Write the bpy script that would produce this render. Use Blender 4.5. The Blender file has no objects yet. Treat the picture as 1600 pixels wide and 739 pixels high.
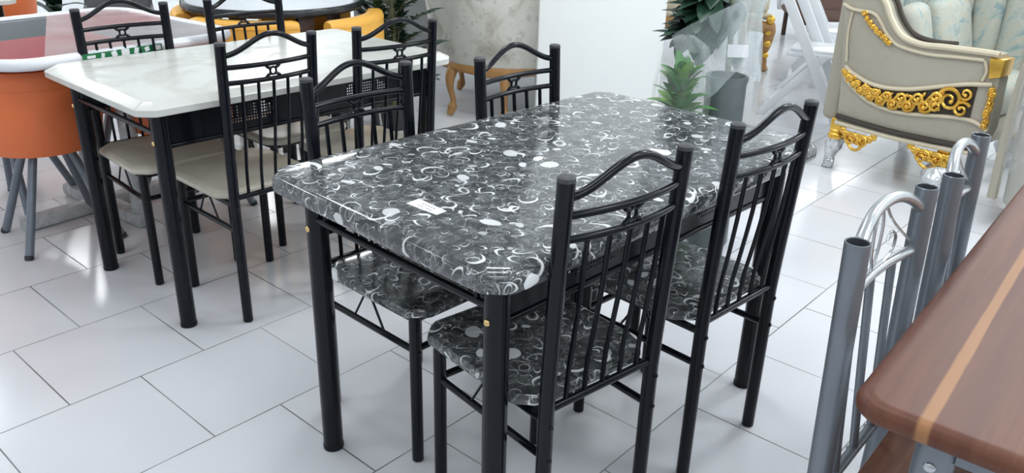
import bpy, bmesh, math, random
from mathutils import Vector, Matrix
random.seed(7)
PI = math.pi
C = bpy.context.scene.collection
R = math.radians

# ------------------------------------------------------------------ mesh helpers
class MB:
    """collects shapes into one bmesh"""
    def __init__(s): s.bm = bmesh.new(); s.uv = None
    def _grid(s, rows, closed_u=True, caps=True):
        bm = s.bm
        vr = [[bm.verts.new(p) for p in r] for r in rows]
        n = len(vr[0]); m = n if closed_u else n - 1
        for a, b in zip(vr, vr[1:]):
            for i in range(m):
                j = (i + 1) % n
                try: bm.faces.new((a[i], a[j], b[j], b[i]))
                except ValueError: pass
        if caps and closed_u:
            bm.faces.new(vr[0][::-1]); bm.faces.new(vr[-1])
        return vr
    def tube(s, pts, r, seg=10, caps=True, closed=False, flat=None):
        pts = [Vector(p) for p in pts]; n = len(pts)
        rr = r if isinstance(r, (list, tuple)) else [r] * n
        tang = []
        for i in range(n):
            if closed: t = pts[(i + 1) % n] - pts[(i - 1) % n]
            else: t = pts[min(i + 1, n - 1)] - pts[max(i - 1, 0)]
            tang.append(t.normalized() if t.length > 1e-9 else Vector((0, 0, 1)))
        t0 = tang[0]
        ref = Vector((0, 0, 1)) if abs(t0.z) < .9 else Vector((0, 1, 0))
        a = (ref - t0 * ref.dot(t0)).normalized()
        rows = []
        for i in range(n):
            t = tang[i]
            a = (a - t * a.dot(t))
            a = a.normalized() if a.length > 1e-9 else t.orthogonal().normalized()
            b = t.cross(a)
            k = flat or 1.0
            rows.append([pts[i] + rr[i] * (a * math.cos(2 * PI * q / seg) * k + b * math.sin(2 * PI * q / seg)) for q in range(seg)])
        if closed: rows.append(rows[0])
        if closed:
            bm = s.bm; vr = [[bm.verts.new(p) for p in r_] for r_ in rows[:-1]]
            for i in range(n):
                A, B = vr[i], vr[(i + 1) % n]
                for q in range(seg):
                    bm.faces.new((A[q], A[(q + 1) % seg], B[(q + 1) % seg], B[q]))
        else: s._grid(rows, True, caps)
        return s
    def rings(s, rows, caps=True): s._grid([[Vector(p) for p in r] for r in rows], True, caps); return s
    def sheet(s, rows, closed=False): s._grid([[Vector(p) for p in r] for r in rows], closed, False); return s
    def box(s, c, d, bev=0.0, seg=2, rot=None):
        t = bmesh.new(); bmesh.ops.create_cube(t, size=1.0)
        bmesh.ops.scale(t, vec=d, verts=t.verts)
        if bev: bmesh.ops.bevel(t, geom=t.edges[:], offset=bev, segments=seg, affect='EDGES', profile=.5)
        if rot: bmesh.ops.rotate(t, verts=t.verts, cent=(0, 0, 0), matrix=rot)
        bmesh.ops.translate(t, verts=t.verts, vec=c)
        s.add(t); return s
    def ball(s, c, r, sc=(1, 1, 1), seg=12, rot=None):
        t = bmesh.new(); bmesh.ops.create_uvsphere(t, u_segments=seg, v_segments=max(6, seg * 2 // 3), radius=r)
        bmesh.ops.scale(t, vec=sc, verts=t.verts)
        if rot: bmesh.ops.rotate(t, verts=t.verts, cent=(0, 0, 0), matrix=rot)
        bmesh.ops.translate(t, verts=t.verts, vec=c)
        s.add(t); return s
    def lathe(s, prof, seg=32, c=(0, 0, 0), a0=0, a1=2 * PI, caps=True):
        c = Vector(c); full = abs(a1 - a0 - 2 * PI) < 1e-6
        n = seg if full else seg + 1
        rows = [[c + Vector((r * math.cos(a0 + (a1 - a0) * i / seg), r * math.sin(a0 + (a1 - a0) * i / seg), z)) for i in range(n)] for r, z in prof]
        s._grid(rows, full, caps and full); return s
    def add(s, t):
        me = bpy.data.meshes.new('t'); t.to_mesh(me); t.free(); s.bm.from_mesh(me); bpy.data.meshes.remove(me)
    def prism(s, poly, z0, z1, bev=0.0, seg=2):
        t = bmesh.new()
        v = [t.verts.new((x, y, z0)) for x, y in poly]; f = t.faces.new(v)
        e = bmesh.ops.extrude_face_region(t, geom=[f])
        bmesh.ops.translate(t, verts=[q for q in e['geom'] if isinstance(q, bmesh.types.BMVert)], vec=(0, 0, z1 - z0))
        if bev:
            ed = [q for q in t.edges if abs(q.verts[0].co.z - q.verts[1].co.z) < 1e-7]
            bmesh.ops.bevel(t, geom=ed, offset=bev, segments=seg, affect='EDGES', profile=.5)
        s.add(t); return s
    def xf(s, M): bmesh.ops.transform(s.bm, matrix=M, verts=s.bm.verts); return s
    def build(s, name, mat, parent=None, smooth=40, solid=None, label=None, sub=0):
        bm = s.bm
        bmesh.ops.recalc_face_normals(bm, faces=bm.faces)
        me = bpy.data.meshes.new(name); bm.to_mesh(me); bm.free()
        if smooth:
            me.shade_smooth(); me.set_sharp_from_angle(angle=R(smooth))
        me.materials.append(mat)
        o = bpy.data.objects.new(name, me); C.objects.link(o)
        if parent: o.parent = parent
        if solid:
            m = o.modifiers.new('solidify', 'SOLIDIFY'); m.thickness = solid; m.offset = 0
        if sub:
            m = o.modifiers.new('sub', 'SUBSURF'); m.levels = sub; m.render_levels = sub
        if label: o['label'] = label
        return o

def tag(o, label, cat, group=None):
    o['label'] = label; o['category'] = cat
    if group: o['group'] = group
    return o
def thing(name, label, cat, loc=(0, 0, 0), rz=0, group=None):
    o = bpy.data.objects.new(name, None); C.objects.link(o); o.empty_display_size = .1
    o.location = loc; o.rotation_euler = (0, 0, rz)
    return tag(o, label, cat, group)
KIDS = {}
def children(o): return [c for c in C.objects if c.parent == o]
def copy_tree(o, parent=None, swap=None):
    c = o.copy(); C.objects.link(c)
    if parent: c.parent = parent
    if swap and o.name.split('.')[0] in swap: c.data = swap[o.name.split('.')[0]]
    for k in children(o): copy_tree(k, c, swap)
    return c
def dup(o, loc, rz, label, group=None, swap=None):
    c = copy_tree(o, None, swap); c.location = loc; c.rotation_euler = (0, 0, rz); c['label'] = label
    if group: c['group'] = group
    return c
def struct(o): o['kind'] = 'structure'; return o
def cr(pts, n=8, closed=False):
    """Catmull-Rom through points"""
    P = [Vector(p) for p in pts]; out = []; m = len(P)
    for i in range(m if closed else m - 1):
        if closed: a, b, c, d = P[i - 1], P[i], P[(i + 1) % m], P[(i + 2) % m]
        else: a, b, c, d = P[max(i - 1, 0)], P[i], P[i + 1], P[min(i + 2, m - 1)]
        for k in range(n):
            t = k / n
            out.append(.5 * ((2 * b) + (c - a) * t + (2 * a - 5 * b + 4 * c - d) * t * t + (3 * b - a - 3 * c + d) * t ** 3))
    if not closed: out.append(P[-1])
    return out

# ------------------------------------------------------------------ materials
class NT:
    def __init__(s, name):
        s.m = bpy.data.materials.new(name); s.m.use_nodes = True
        s.t = s.m.node_tree; s.t.nodes.clear()
        s.out = s.n('ShaderNodeOutputMaterial'); s.b = s.n('ShaderNodeBsdfPrincipled')
        s.l(s.b.outputs[0], s.out.inputs[0])
    def n(s, ty, **k):
        q = s.t.nodes.new(ty)
        for a, v in k.items(): setattr(q, a, v)
        return q
    def l(s, a, b): s.t.links.new(a, b)
    def put(s, v, inp):
        if hasattr(v, 'links'): s.l(v, inp)
        else: inp.default_value = v
    def math(s, op, a, b=0.0, c=None, clamp=False):
        q = s.n('ShaderNodeMath', operation=op, use_clamp=clamp)
        s.put(a, q.inputs[0]); s.put(b, q.inputs[1])
        if c is not None: s.put(c, q.inputs[2])
        return q.outputs[0]
    def vec(s, op, a, b=(0, 0, 0), scale=None):
        q = s.n('ShaderNodeVectorMath', operation=op)
        s.put(a, q.inputs[0]); s.put(b, q.inputs[1])
        if scale is not None: s.put(scale, q.inputs['Scale'])
        return q.outputs['Value'] if op in ('LENGTH', 'DOT_PRODUCT', 'DISTANCE') else q.outputs[0]
    def noise(s, v, scale, detail=4, rough=.55, dist=0.0):
        q = s.n('ShaderNodeTexNoise'); s.l(v, q.inputs['Vector']); q.inputs['Scale'].default_value = scale
        q.inputs['Detail'].default_value = detail; q.inputs['Roughness'].default_value = rough; q.inputs['Distortion'].default_value = dist
        return q
    def ramp(s, f, stops, interp='LINEAR'):
        q = s.n('ShaderNodeValToRGB'); s.l(f, q.inputs[0]); e = q.color_ramp.elements; q.color_ramp.interpolation = interp
        while len(e) < len(stops): e.new(.5)
        for k, (p, c) in zip(e, stops): k.position = p; k.color = (*c, 1)
        return q.outputs[0]
    def mix(s, f, a, b):
        q = s.n('ShaderNodeMix', data_type='RGBA'); s.put(f, q.inputs[0])
        s.put(a if hasattr(a, 'links') else (*a, 1), q.inputs[6]); s.put(b if hasattr(b, 'links') else (*b, 1), q.inputs[7])
        return q.outputs[2]
    def set(s, **k):
        for a, v in k.items(): s.put(v if not isinstance(v, tuple) else (*v, 1), s.b.inputs[a.replace('_', ' ')])
    def obj(s): return s.n('ShaderNodeTexCoord').outputs['Object']
    def bump(s, h, st=.2, d=.002):
        q = s.n('ShaderNodeBump'); q.inputs['Strength'].default_value = st; q.inputs['Distance'].default_value = d
        s.l(h, q.inputs['Height']); s.l(q.outputs[0], s.b.inputs['Normal'])

def mat(name, col, rough=.5, metal=0.0, var=.12, sc=12, spec=.5, bump=0, bsc=200, coat=0):
    """plain material with a faint procedural tone variation"""
    m = NT(name); o = m.obj(); nz = m.noise(o, sc, 3)
    a = tuple(c * (1 - var) for c in col); b = tuple(min(1, c * (1 + var)) for c in col)
    m.l(m.mix(nz.outputs[0], a, b), m.b.inputs['Base Color'])
    m.set(Roughness=rough, Metallic=metal)
    m.b.inputs['Specular IOR Level'].default_value = spec
    if coat: m.b.inputs['Coat Weight'].default_value = coat; m.b.inputs['Coat Roughness'].default_value = .08
    if bump: m.bump(m.noise(o, bsc, 2).outputs[0], bump)
    return m.m

def shell_marble():
    """dark laminate strewn with white rings, crescents and ovals"""
    m = NT('dark_ring_laminate'); uv = m.n('ShaderNodeTexCoord').outputs['UV']
    wob = m.noise(uv, 22, 2)
    w = m.vec('MULTIPLY', m.vec('SUBTRACT', wob.outputs['Color'], (.5, .5, .5)), (.013, .013, 0))
    p0 = m.vec('ADD', uv, w)
    total = None
    for sc, off, inten, prob, rm in ((14.5, 0.0, .84, .88, .95), (18, 3.7, .78, .82, .9), (25, 9.3, .72, .76, .95), (38, 17.1, .50, .6, .9)):
        v = m.vec('ADD', m.vec('SCALE', p0, scale=float(sc)), (off, off * 1.7, 0))
        vo = m.n('ShaderNodeTexVoronoi', voronoi_dimensions='2D', feature='F1'); m.l(v, vo.inputs['Vector'])
        vo.inputs['Scale'].default_value = 1.0; vo.inputs['Randomness'].default_value = .9
        loc = m.vec('SUBTRACT', v, vo.outputs['Position'])
        sep = m.n('ShaderNodeSeparateColor'); m.l(vo.outputs['Color'], sep.inputs[0]); r, g, b = sep.outputs[:3]
        rot = m.n('ShaderNodeVectorRotate', rotation_type='Z_AXIS'); m.l(loc, rot.inputs['Vector']); m.l(m.math('MULTIPLY', r, 6.283), rot.inputs['Angle'])
        cmb = m.n('ShaderNodeCombineXYZ'); cmb.inputs[0].default_value = 1; cmb.inputs[2].default_value = 1
        m.l(m.math('MULTIPLY_ADD', g, 1.3, .95), cmb.inputs[1])
        q = m.vec('MULTIPLY', rot.outputs[0], cmb.outputs[0])
        Rr = m.math('MULTIPLY_ADD', b, .34 * rm, .17)
        l1 = m.vec('LENGTH', q)
        outer = m.math('DIVIDE', m.math('SUBTRACT', Rr, l1), .04, clamp=True)
        h = m.math('FRACT', m.math('MULTIPLY', r, 7.31))
        c2 = m.n('ShaderNodeCombineXYZ'); m.l(m.math('MULTIPLY', m.math('MULTIPLY', Rr, h), .32), c2.inputs[0]); m.l(m.math('MULTIPLY', m.math('MULTIPLY', Rr, h), .15), c2.inputs[1])
        l2 = m.vec('LENGTH', m.vec('SUBTRACT', q, c2.outputs[0]))
        rin = m.math('MULTIPLY', Rr, m.math('MULTIPLY_ADD', m.math('GREATER_THAN', m.math('FRACT', m.math('MULTIPLY', g, 5.77)), .94), -1.4, .865))
        inner = m.math('DIVIDE', m.math('SUBTRACT', l2, rin), .04, clamp=True)
        mk = m.math('MULTIPLY', outer, inner)
        mk = m.math('MULTIPLY', mk, m.math('LESS_THAN', m.math('FRACT', m.math('MULTIPLY', b, 11.9)), prob))
        mk = m.math('MULTIPLY', mk, m.math('MULTIPLY_ADD', h, .30, inten - .12))
        total = mk if total is None else m.math('MAXIMUM', total, mk)
    # thin swirling veins
    nz = m.noise(uv, 11, 3, .6, 2.2)
    vein = m.math('SUBTRACT', 1, m.math('MULTIPLY', m.math('ABSOLUTE', m.math('SUBTRACT', nz.outputs[0], .5)), 45), clamp=True)
    total = m.math('MAXIMUM', total, m.math('MULTIPLY', vein, .22))
    cl = m.noise(uv, 26, 5, .65, .6)
    base = m.ramp(cl.outputs[0], [(.28, (.016, .018, .020)), (.50, (.060, .066, .070)), (.70, (.150, .160, .165))])
    m.l(m.mix(total, base, (.82, .85, .87)), m.b.inputs['Base Color'])
    m.set(Roughness=.10); m.b.inputs['Specular IOR Level'].default_value = .6
    return m.m

def white_marble():
    m = NT('cream_marble_laminate'); o = m.obj()
    n1 = m.noise(o, 2.2, 5, .55, 1.2)
    vein = m.math('SUBTRACT', 1, m.math('MULTIPLY', m.math('ABSOLUTE', m.math('SUBTRACT', n1.outputs[0], .5)), 14), clamp=True)
    n2 = m.noise(o, 6, 3)
    c = m.mix(n2.outputs[0], (.61, .62, .59), (.70, .71, .68))
    m.l(m.mix(m.math('MULTIPLY', vein, .55), c, (.48, .49, .44)), m.b.inputs['Base Color'])
    m.set(Roughness=.22); return m.m

def seat_wood():
    m = NT('pale_greige_laminate'); o = m.obj()
    sc = m.vec('MULTIPLY', o, (3, 22, 3)); n1 = m.noise(sc, 1.6, 4)
    m.l(m.mix(n1.outputs[0], (.50, .465, .385), (.64, .61, .52)), m.b.inputs['Base Color'])
    m.set(Roughness=.3); return m.m

def plank_wood():
    m = NT('striped_brown_wood'); o = m.obj()
    sep = m.n('ShaderNodeSeparateXYZ'); m.l(o, sep.inputs[0])
    y = sep.outputs[1]
    # planks of varied tone running lengthwise
    wn = m.n('ShaderNodeTexWhiteNoise', noise_dimensions='1D'); m.l(m.math('FLOOR', m.math('MULTIPLY', y, 9.0)), wn.inputs['W'])
    wn2 = m.n('ShaderNodeTexWhiteNoise', noise_dimensions='1D'); m.l(m.math('FLOOR', m.math('MULTIPLY_ADD', y, 23.0, .4)), wn2.inputs['W'])
    tone = m.math('MULTIPLY_ADD', wn2.outputs['Value'], .4, m.math('MULTIPLY', wn.outputs['Value'], .6))
    gr = m.noise(m.vec('MULTIPLY', o, (2.2, 40, 10)), 1.5, 5, .6)
    c = m.ramp(tone, [(0, (.13, .048, .028)), (.5, (.22, .092, .050)), (1, (.30, .135, .072))])
    c = m.mix(m.math('MULTIPLY', m.math('SUBTRACT', gr.outputs[0], .30, clamp=True), 1.7), c, (.085, .030, .020))
    # one pale sapwood stripe
    d = m.math('ABSOLUTE', m.math('SUBTRACT', y, m.math('MULTIPLY_ADD', gr.outputs[0], .010, m.math('MULTIPLY_ADD', sep.outputs[0], .012, -.098))))
    st = m.math('MULTIPLY', m.math('DIVIDE', m.math('SUBTRACT', .0095, d), .003, clamp=True), .75)
    c = m.mix(st, c, (.40, .20, .085))
    d2 = m.math('LESS_THAN', m.math('ABSOLUTE', m.math('SUBTRACT', y, -.010)), .013)
    c = m.mix(m.math('MULTIPLY', d2, .6), c, (.085, .030, .022))
    m.l(c, m.b.inputs['Base Color']); m.set(Roughness=.42); m.b.inputs['Specular IOR Level'].default_value = .3; return m.m

def floor_mat():
    m = NT('white_floor_tile'); o = m.obj()
    mp = m.vec('ADD', o, (.397 * .5, 0, 0))
    br = m.n('ShaderNodeTexBrick', offset=.5, offset_frequency=2, squash=1.0)
    m.l(mp, br.inputs['Vector']); br.inputs['Scale'].default_value = 1
    br.inputs['Brick Width'].default_value = .397; br.inputs['Row Height'].default_value = .409
    br.inputs['Mortar Size'].default_value = .0021; br.inputs['Mortar Smooth'].default_value = .15; br.inputs['Bias'].default_value = 0
    br.inputs['Color1'].default_value = (.66, .675, .715, 1); br.inputs['Color2'].default_value = (.70, .715, .75, 1)
    dirt = m.noise(o, 2.3, 4)
    br.inputs['Mortar'].default_value = (.16, .16, .16, 1)
    # grout is packed pale in places
    mort = m.ramp(dirt.outputs[0], [(.42, (.10, .10, .10)), (.66, (.36, .37, .38))]); m.l(mort, br.inputs['Mortar'])
    cl = m.noise(o, 1.1, 3); c = m.mix(m.math('MULTIPLY', cl.outputs[0], .10), br.outputs['Color'], (.56, .58, .60))
    m.l(c, m.b.inputs['Base Color'])
    m.set(Roughness=m.math('MULTIPLY_ADD', br.outputs['Fac'], .5, .17))
    m.bump(m.math('SUBTRACT', 1, br.outputs['Fac']), .4, .001)
    return m.m

def film(name, col=(.85, .9, .92), a=.35, rough=.18, sc=9, bump=.5):
    """thin wrinkled plastic film"""
    m = NT(name); o = m.obj()
    nz = m.noise(o, sc, 4, .6, 1.5)
    al = m.math('MULTIPLY_ADD', m.math('SUBTRACT', nz.outputs[0], .5), a * 1.6, a, clamp=True)
    m.set(Roughness=rough); m.b.inputs['Base Color'].default_value = (*col, 1)
    m.l(al, m.b.inputs['Alpha']); m.bump(nz.outputs[0], bump, .015)
    return m.m

def mottled_grey():
    m = NT('mottled_grey_velvet'); o = m.obj()
    n1 = m.noise(o, 5.5, 5, .62, .6); n2 = m.noise(o, 17, 3)
    c = m.ramp(n1.outputs[0], [(.30, (.36, .35, .29)), (.46, (.60, .60, .54)), (.7, (.70, .70, .65))])
    c = m.mix(m.math('MULTIPLY', m.math('GREATER_THAN', n2.outputs[0], .60), .45), c, (.38, .37, .32))
    m.l(c, m.b.inputs['Base Color']); m.set(Roughness=.8); return m.m

def floral():
    m = NT('pale_floral_jacquard'); o = m.obj()
    n1 = m.noise(o, 7, 4, .6, 2.5); n2 = m.noise(o, 13, 3, .5, 3)
    c = m.ramp(n1.outputs[0], [(.36, (.46, .44, .36)), (.52, (.42, .46, .42)), (.62, (.25, .35, .36))])
    c = m.mix(m.math('MULTIPLY', m.math('GREATER_THAN', n2.outputs[0], .57), .5), c, (.50, .50, .44))
    m.l(c, m.b.inputs['Base Color']); m.set(Roughness=.7); return m.m

def tinted_glass():
    """lacquered glass top: charcoal, red and grey fields meeting along straight lines"""
    m = NT('panelled_lacquer_glass'); o = m.obj(); sep = m.n('ShaderNodeSeparateXYZ'); m.l(o, sep.inputs[0])
    x, y = sep.outputs[0], sep.outputs[1]
    dark = m.math('MULTIPLY', m.math('GREATER_THAN', y, -.012), m.math('LESS_THAN', x, m.math('MULTIPLY_ADD', y, .5, -.094)))
    slate = m.math('MULTIPLY', m.math('LESS_THAN', y, -.03), m.math('GREATER_THAN', x, .05))
    c = m.mix(slate, m.mix(dark, (.30, .022, .028), (.016, .026, .036)), (.10, .13, .16))
    m.l(c, m.b.inputs['Base Color']); m.set(Roughness=.05); m.b.inputs['Specular IOR Level'].default_value = .3; m.b.inputs['IOR'].default_value = 1.13
    return m.m

M = dict(
    black=mat('black_powder_coat', (.0045, .006, .010), .20, 0, .15, spec=.25),
    cap=mat('dark_grey_plastic_cap', (.05, .053, .06), .55),
    brass=mat('brass_screw', (.75, .55, .25), .25, 1),
    shell=shell_marble(), marble=white_marble(), seatwood=seat_wood(), wood=plank_wood(),
    silver=mat('silver_grey_paint', (.20, .225, .255), .34, .45), bright=mat('bright_silver_paint', (.52, .55, .57), .22, .75),
    hollow=mat('dark_tube_mouth', (.05, .055, .07), .6),
    orange=mat('orange_leatherette', (.78, .18, .055), .5, 0, .06, 5, bump=.15), grey=mat('grey_leg_paint', (.17, .20, .24), .35, .3),
    yellow=mat('mustard_leatherette', (.84, .45, .075), .5, 0, .06, 5), blackglass=mat('dark_rim', (.015, .018, .022), .2),
    bluegrey=mat('pale_grey_glass', (.42, .46, .52), .06, 0, .05, 3), darkwood=mat('dark_brown_wood', (.055, .022, .014), .4),
    oak=mat('honey_carved_wood', (.36, .19, .065), .45, 0, .25, 14), grey_velvet=mottled_grey(), floral=floral(),
    gold=mat('gold_leaf', (.80, .49, .09), .30, .85, .22, 25), cream=mat('cream_gold_trim', (.60, .54, .40), .4, .1, .08),
    linen=mat('taupe_linen', (.41, .385, .315), .75, 0, .07, 30, bump=.1, bsc=400), linendark=mat('dark_brown_piping', (.045, .035, .028), .6),
    foil=mat('crinkled_silver_film', (.66, .68, .70), .20, .85, .2, 40, bump=.9, bsc=55),
    whitep=mat('white_resin', (.74, .77, .80), .35, 0, .03), brownfab=mat('brown_fabric', (.16, .095, .075), .8),
    wall=mat('white_wall_paint', (.84, .87, .87), .7, 0, .02, 2), pillar=mat('bright_pillar_paint', (.90, .94, .93), .55, 0, .015, 2), greywall=mat('grey_wall_paint', (.24, .25, .25), .8, 0, .04, 2),
    leaf=mat('green_leaf', (.065, .25, .055), .4, 0, .45, 9), darkleaf=mat('dark_green_leaf', (.020, .065, .038), .45, 0, .4, 9),
    lime=mat('yellow_green_leaf', (.17, .36, .06), .4, 0, .3, 9), stem=mat('olive_stem', (.20, .20, .10), .6), pot=mat('black_pot', (.022, .024, .028), .4),
    tealpot=mat('dark_slate_pot', (.030, .052, .056), .4), soil=mat('soil', (.06, .05, .03), .9), paper=mat('white_paper', (.84, .86, .88), .55, 0, .01),
    ink=mat('grey_print', (.30, .31, .33), .6), film=film('clear_plastic_wrap', a=.10, rough=.1, sc=22), fog=film('milky_plastic_bag', (.74, .82, .84), .13, .3, 5, .3), veil=film('milky_bag_veil', (.72, .81, .83), .26, .3, 6, .3),
    film2=film('loose_plastic_cover', (.74, .78, .78), .30, .2, 5, .5), sheetfilm=film('milky_cover_sheet', (.80, .70, .69), .42, .15, 1.5, 0.05), glass=tinted_glass(), rim=mat('white_gloss_rim', (.80, .82, .86), .2, 0, .02), green=mat('green_print', (.01, .17, .06), .4), wrap=film('grey_stretch_wrap', (.55, .58, .60), .8, .35, 12),
    lav=mat('pale_lavender_panel', (.62, .60, .70), .5), charcoal=mat('charcoal_plastic', (.06, .065, .07), .45),
)

# ------------------------------------------------------------------ camera
F, PIT, ROLL, H = 1292.0, .4103, .0276, 1.359
cam = bpy.data.objects.new('camera', bpy.data.cameras.new('camera')); C.objects.link(cam)
cam.data.sensor_width = 36; cam.data.lens = F / 1600 * 36; cam.data.clip_start = .05; cam.data.clip_end = 60
fw = Vector((0, math.cos(PIT), -math.sin(PIT))); rt = Vector((1, 0, 0)); up = rt.cross(fw)
r2 = rt * math.cos(ROLL) + up * math.sin(ROLL); u2 = up * math.cos(ROLL) - rt * math.sin(ROLL)
cam.matrix_world = Matrix(((r2.x, u2.x, -fw.x, 0), (r2.y, u2.y, -fw.y, 0), (r2.z, u2.z, -fw.z, H), (0, 0, 0, 1)))
bpy.context.scene.camera = cam

# ------------------------------------------------------------------ room
fl = MB(); fl.box((0, 0, -.05), (26, 26, .1)); f = struct(fl.build('floor', floor_mat(), smooth=0)); f.location = (-1.199, 1.882, 0); f.rotation_euler = (0, 0, .853)
X0, X1, Y0, Y1, ZC = -6.0, 5.5, -5.0, 11.5, 2.95
def wallbox(name, c, d, m): b = MB(); b.box(c, d); return struct(b.build(name, m, smooth=0))
wallbox('wall_back', ((X0 + X1) / 2, Y1 + .1, ZC / 2), (X1 - X0 + .4, .2, ZC), M['wall'])
wallbox('wall_left', (X0 - .1, (Y0 + Y1) / 2, ZC / 2), (.2, Y1 - Y0, ZC), M['wall'])
wallbox('wall_right', (X1 + .1, (Y0 + Y1) / 2, ZC / 2), (.2, Y1 - Y0, ZC), M['wall'])
wallbox('ceiling', ((X0 + X1) / 2, (Y0 + Y1) / 2, ZC + .05), (X1 - X0 + .4, Y1 - Y0 + .4, .1), M['wall'])
wallbox('wall_partition', (-.55, 6.75, ZC / 2), (1.5, .12, ZC), M['greywall'])
pil = MB(); pil.box((.465, 4.96, ZC / 2), (.70, .60, ZC), .012, 2); struct(pil.build('wall_pillar', M['pillar'], smooth=30))

# ------------------------------------------------------------------ dining tables
def clip_rect(hx, hy, c, o=0.0, k=3):
    """clipped-corner rectangle, offset outward by o, softened corners"""
    hx += o; hy += o; c = c + o * .586
    raw = []
    for sx, sy, order in ((1, -1, 0), (1, 1, 1), (-1, 1, 0), (-1, -1, 1)):
        a = Vector((sx * (hx - c), sy * hy)); b = Vector((sx * hx, sy * (hy - c)))
        raw += [a, b] if order == 0 else [b, a]
    out = []
    n = len(raw)
    for i, p in enumerate(raw):
        q0, q1 = raw[i - 1], raw[(i + 1) % n]
        rr = min(.012, c * .3)
        a = p + (q0 - p).normalized() * rr; b = p + (q1 - p).normalized() * rr
        for t in range(k + 1):
            t /= k; out.append(a * (1 - t) ** 2 + p * 2 * t * (1 - t) + b * t * t)
    return out
def slab(hx, hy, c, prof, zbase=0.0):
    """rounded board; UVs unroll over the edge. prof = [(outward offset, z)] from the top face down to the underside"""
    mb = MB(); bm = mb.bm; uvl = bm.loops.layers.uv.new('uv')
    s = 0.0; rows = []; uvs = []
    for i, (o, z) in enumerate(prof):
        if i: s += math.hypot(o - prof[i - 1][0], z - prof[i - 1][1])
        rows.append([bm.verts.new((p.x, p.y, z + zbase)) for p in clip_rect(hx, hy, c, o)])
        uvs.append(clip_rect(hx, hy, c, prof[0][0] + s))
    n = len(rows[0])
    def face(vs, us):
        f_ = bm.faces.new(vs)
        for lp, u in zip(f_.loops, us): lp[uvl].uv = (u.x + 3.1, u.y + 2.3)
    face(rows[0], uvs[0])
    for k in range(len(rows) - 1):
        for i in range(n):
            j = (i + 1) % n
            face((rows[k][i], rows[k + 1][i], rows[k + 1][j], rows[k][j]), (uvs[k][i], uvs[k + 1][i], uvs[k + 1][j], uvs[k][j]))
    face(rows[-1][::-1], uvs[0][::-1])
    return mb
def perforated(x0, x1, z0, z1, centres):
    """sheet-metal apron in the xz plane with hexagonal fields of punched holes"""
    mb = MB(); bm = mb.bm; p = .0095; nz = 6; nx = 22
    zc = z0 + .056
    def quad(a, b, c_, d): bm.faces.new([bm.verts.new((x, 0, z)) for x, z in (a, b, c_, d)])
    xs = [x0]
    for cx in centres: xs += [cx - nx * p / 2, cx + nx * p / 2]
    xs.append(x1)
    for i in range(0, len(xs), 2): quad((xs[i], z0), (xs[i + 1], z0), (xs[i + 1], z1), (xs[i], z1))
    for cx in centres:
        l, r = cx - nx * p / 2, cx + nx * p / 2
        quad((l, z0), (r, z0), (r, zc - nz * p / 2), (l, zc - nz * p / 2)); quad((l, zc + nz * p / 2), (r, zc + nz * p / 2), (r, z1), (l, z1))
        for ix in range(nx):
            for iz in range(nz):
                a, b = l + ix * p, zc - nz * p / 2 + iz * p
                dx = abs(ix + .5 - nx / 2); dz = abs(iz + .5 - nz / 2)
                if dx + dz * 1.3 > 10.5: quad((a, b), (a + p, b), (a + p, b + p), (a, b + p)); continue
                sq = [(a, b), (a + p / 2, b), (a + p, b), (a + p, b + p / 2), (a + p, b + p), (a + p / 2, b + p), (a, b + p), (a, b + p / 2)]
                vo = [bm.verts.new((x, 0, z)) for x, z in sq]
                vi = [bm.verts.new((a + p / 2 + .0031 * math.cos(t), 0, b + p / 2 + .0031 * math.sin(t))) for t in [R(225 + 45 * q) for q in range(8)]]
                for q in range(8): bm.faces.new((vo[q], vo[(q + 1) % 8], vi[(q + 1) % 8], vi[q]))
    bmesh.ops.remove_doubles(bm, verts=bm.verts, dist=1e-5)
    return mb
TPROF = [(-.026, .75), (-.014, .7485), (-.006, .744), (-.001, .736), (0, .728), (0, .714), (-.004, .707), (-.012, .705)]
WPROF = [(-.036, .75), (-.034, .7497), (-.002, .734), (0, .7325), (0, .715), (-.002, .713)]
def make_table(label, prof, topmat, hx=.60, hy=.3755):
    t = thing('dining_table', label, 'table')
    slab(hx, hy, .042, prof).build('tabletop', topmat, t, smooth=35 if len(prof) > 6 else 14)
    bz = prof[-1][1]
    lx, ly = hx - .083, hy - .083
    for sx in (-1, 1):
        for sy in (-1, 1):
            leg = MB().tube([(sx * lx, sy * ly, 0.004), (sx * lx, sy * ly, bz)], .025, 20).build('leg', M['black'], t)
            MB().lathe([(.0265, 0), (.0265, .012), (.0245, .016)], 20, (sx * lx, sy * ly, 0)).build('foot_cap', M['black'], leg)
            MB().ball((sx * (lx + .026), sy * ly, .615), .0075, (.6, 1, 1), 10).build('screw', M['brass'], leg, label='brass screw head')
    for sx in (-1, 1):
        a = MB(); a.box((sx * (lx - .006), 0, bz - .021), (.02, 2 * ly, .042)).build('end_apron', M['black'], t, smooth=0)
        b = MB(); b.tube([(sx * (lx + .008), -ly, .638), (sx * (lx + .008), ly, .638)], .0085, 10)
        for sy in (-1, 1): b.tube([(sx * (lx + .008), sy * (ly - .045), .638), (sx * (lx + .002), sy * (ly - .045), bz)], .006, 8)
        b.build('end_rail', M['black'], t)
    for sy in (-1, 1):
        p = perforated(-lx + .02, lx - .02, .598, bz, (-.23, .23)); p.xf(Matrix.Translation((0, sy * (ly - .004), 0)))
        p.build('perforated_apron', M['black'], t, smooth=0, solid=.0022)
        MB().tube([(-lx, sy * (ly - .004), .597), (lx, sy * (ly - .004), .597)], .008, 10).build('side_rail', M['black'], t)
    return t
YA, YW = .8045, .8308
TA = Vector((.124, 1.908, 0)); TW = Vector((-.907, 2.915, 0))
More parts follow.
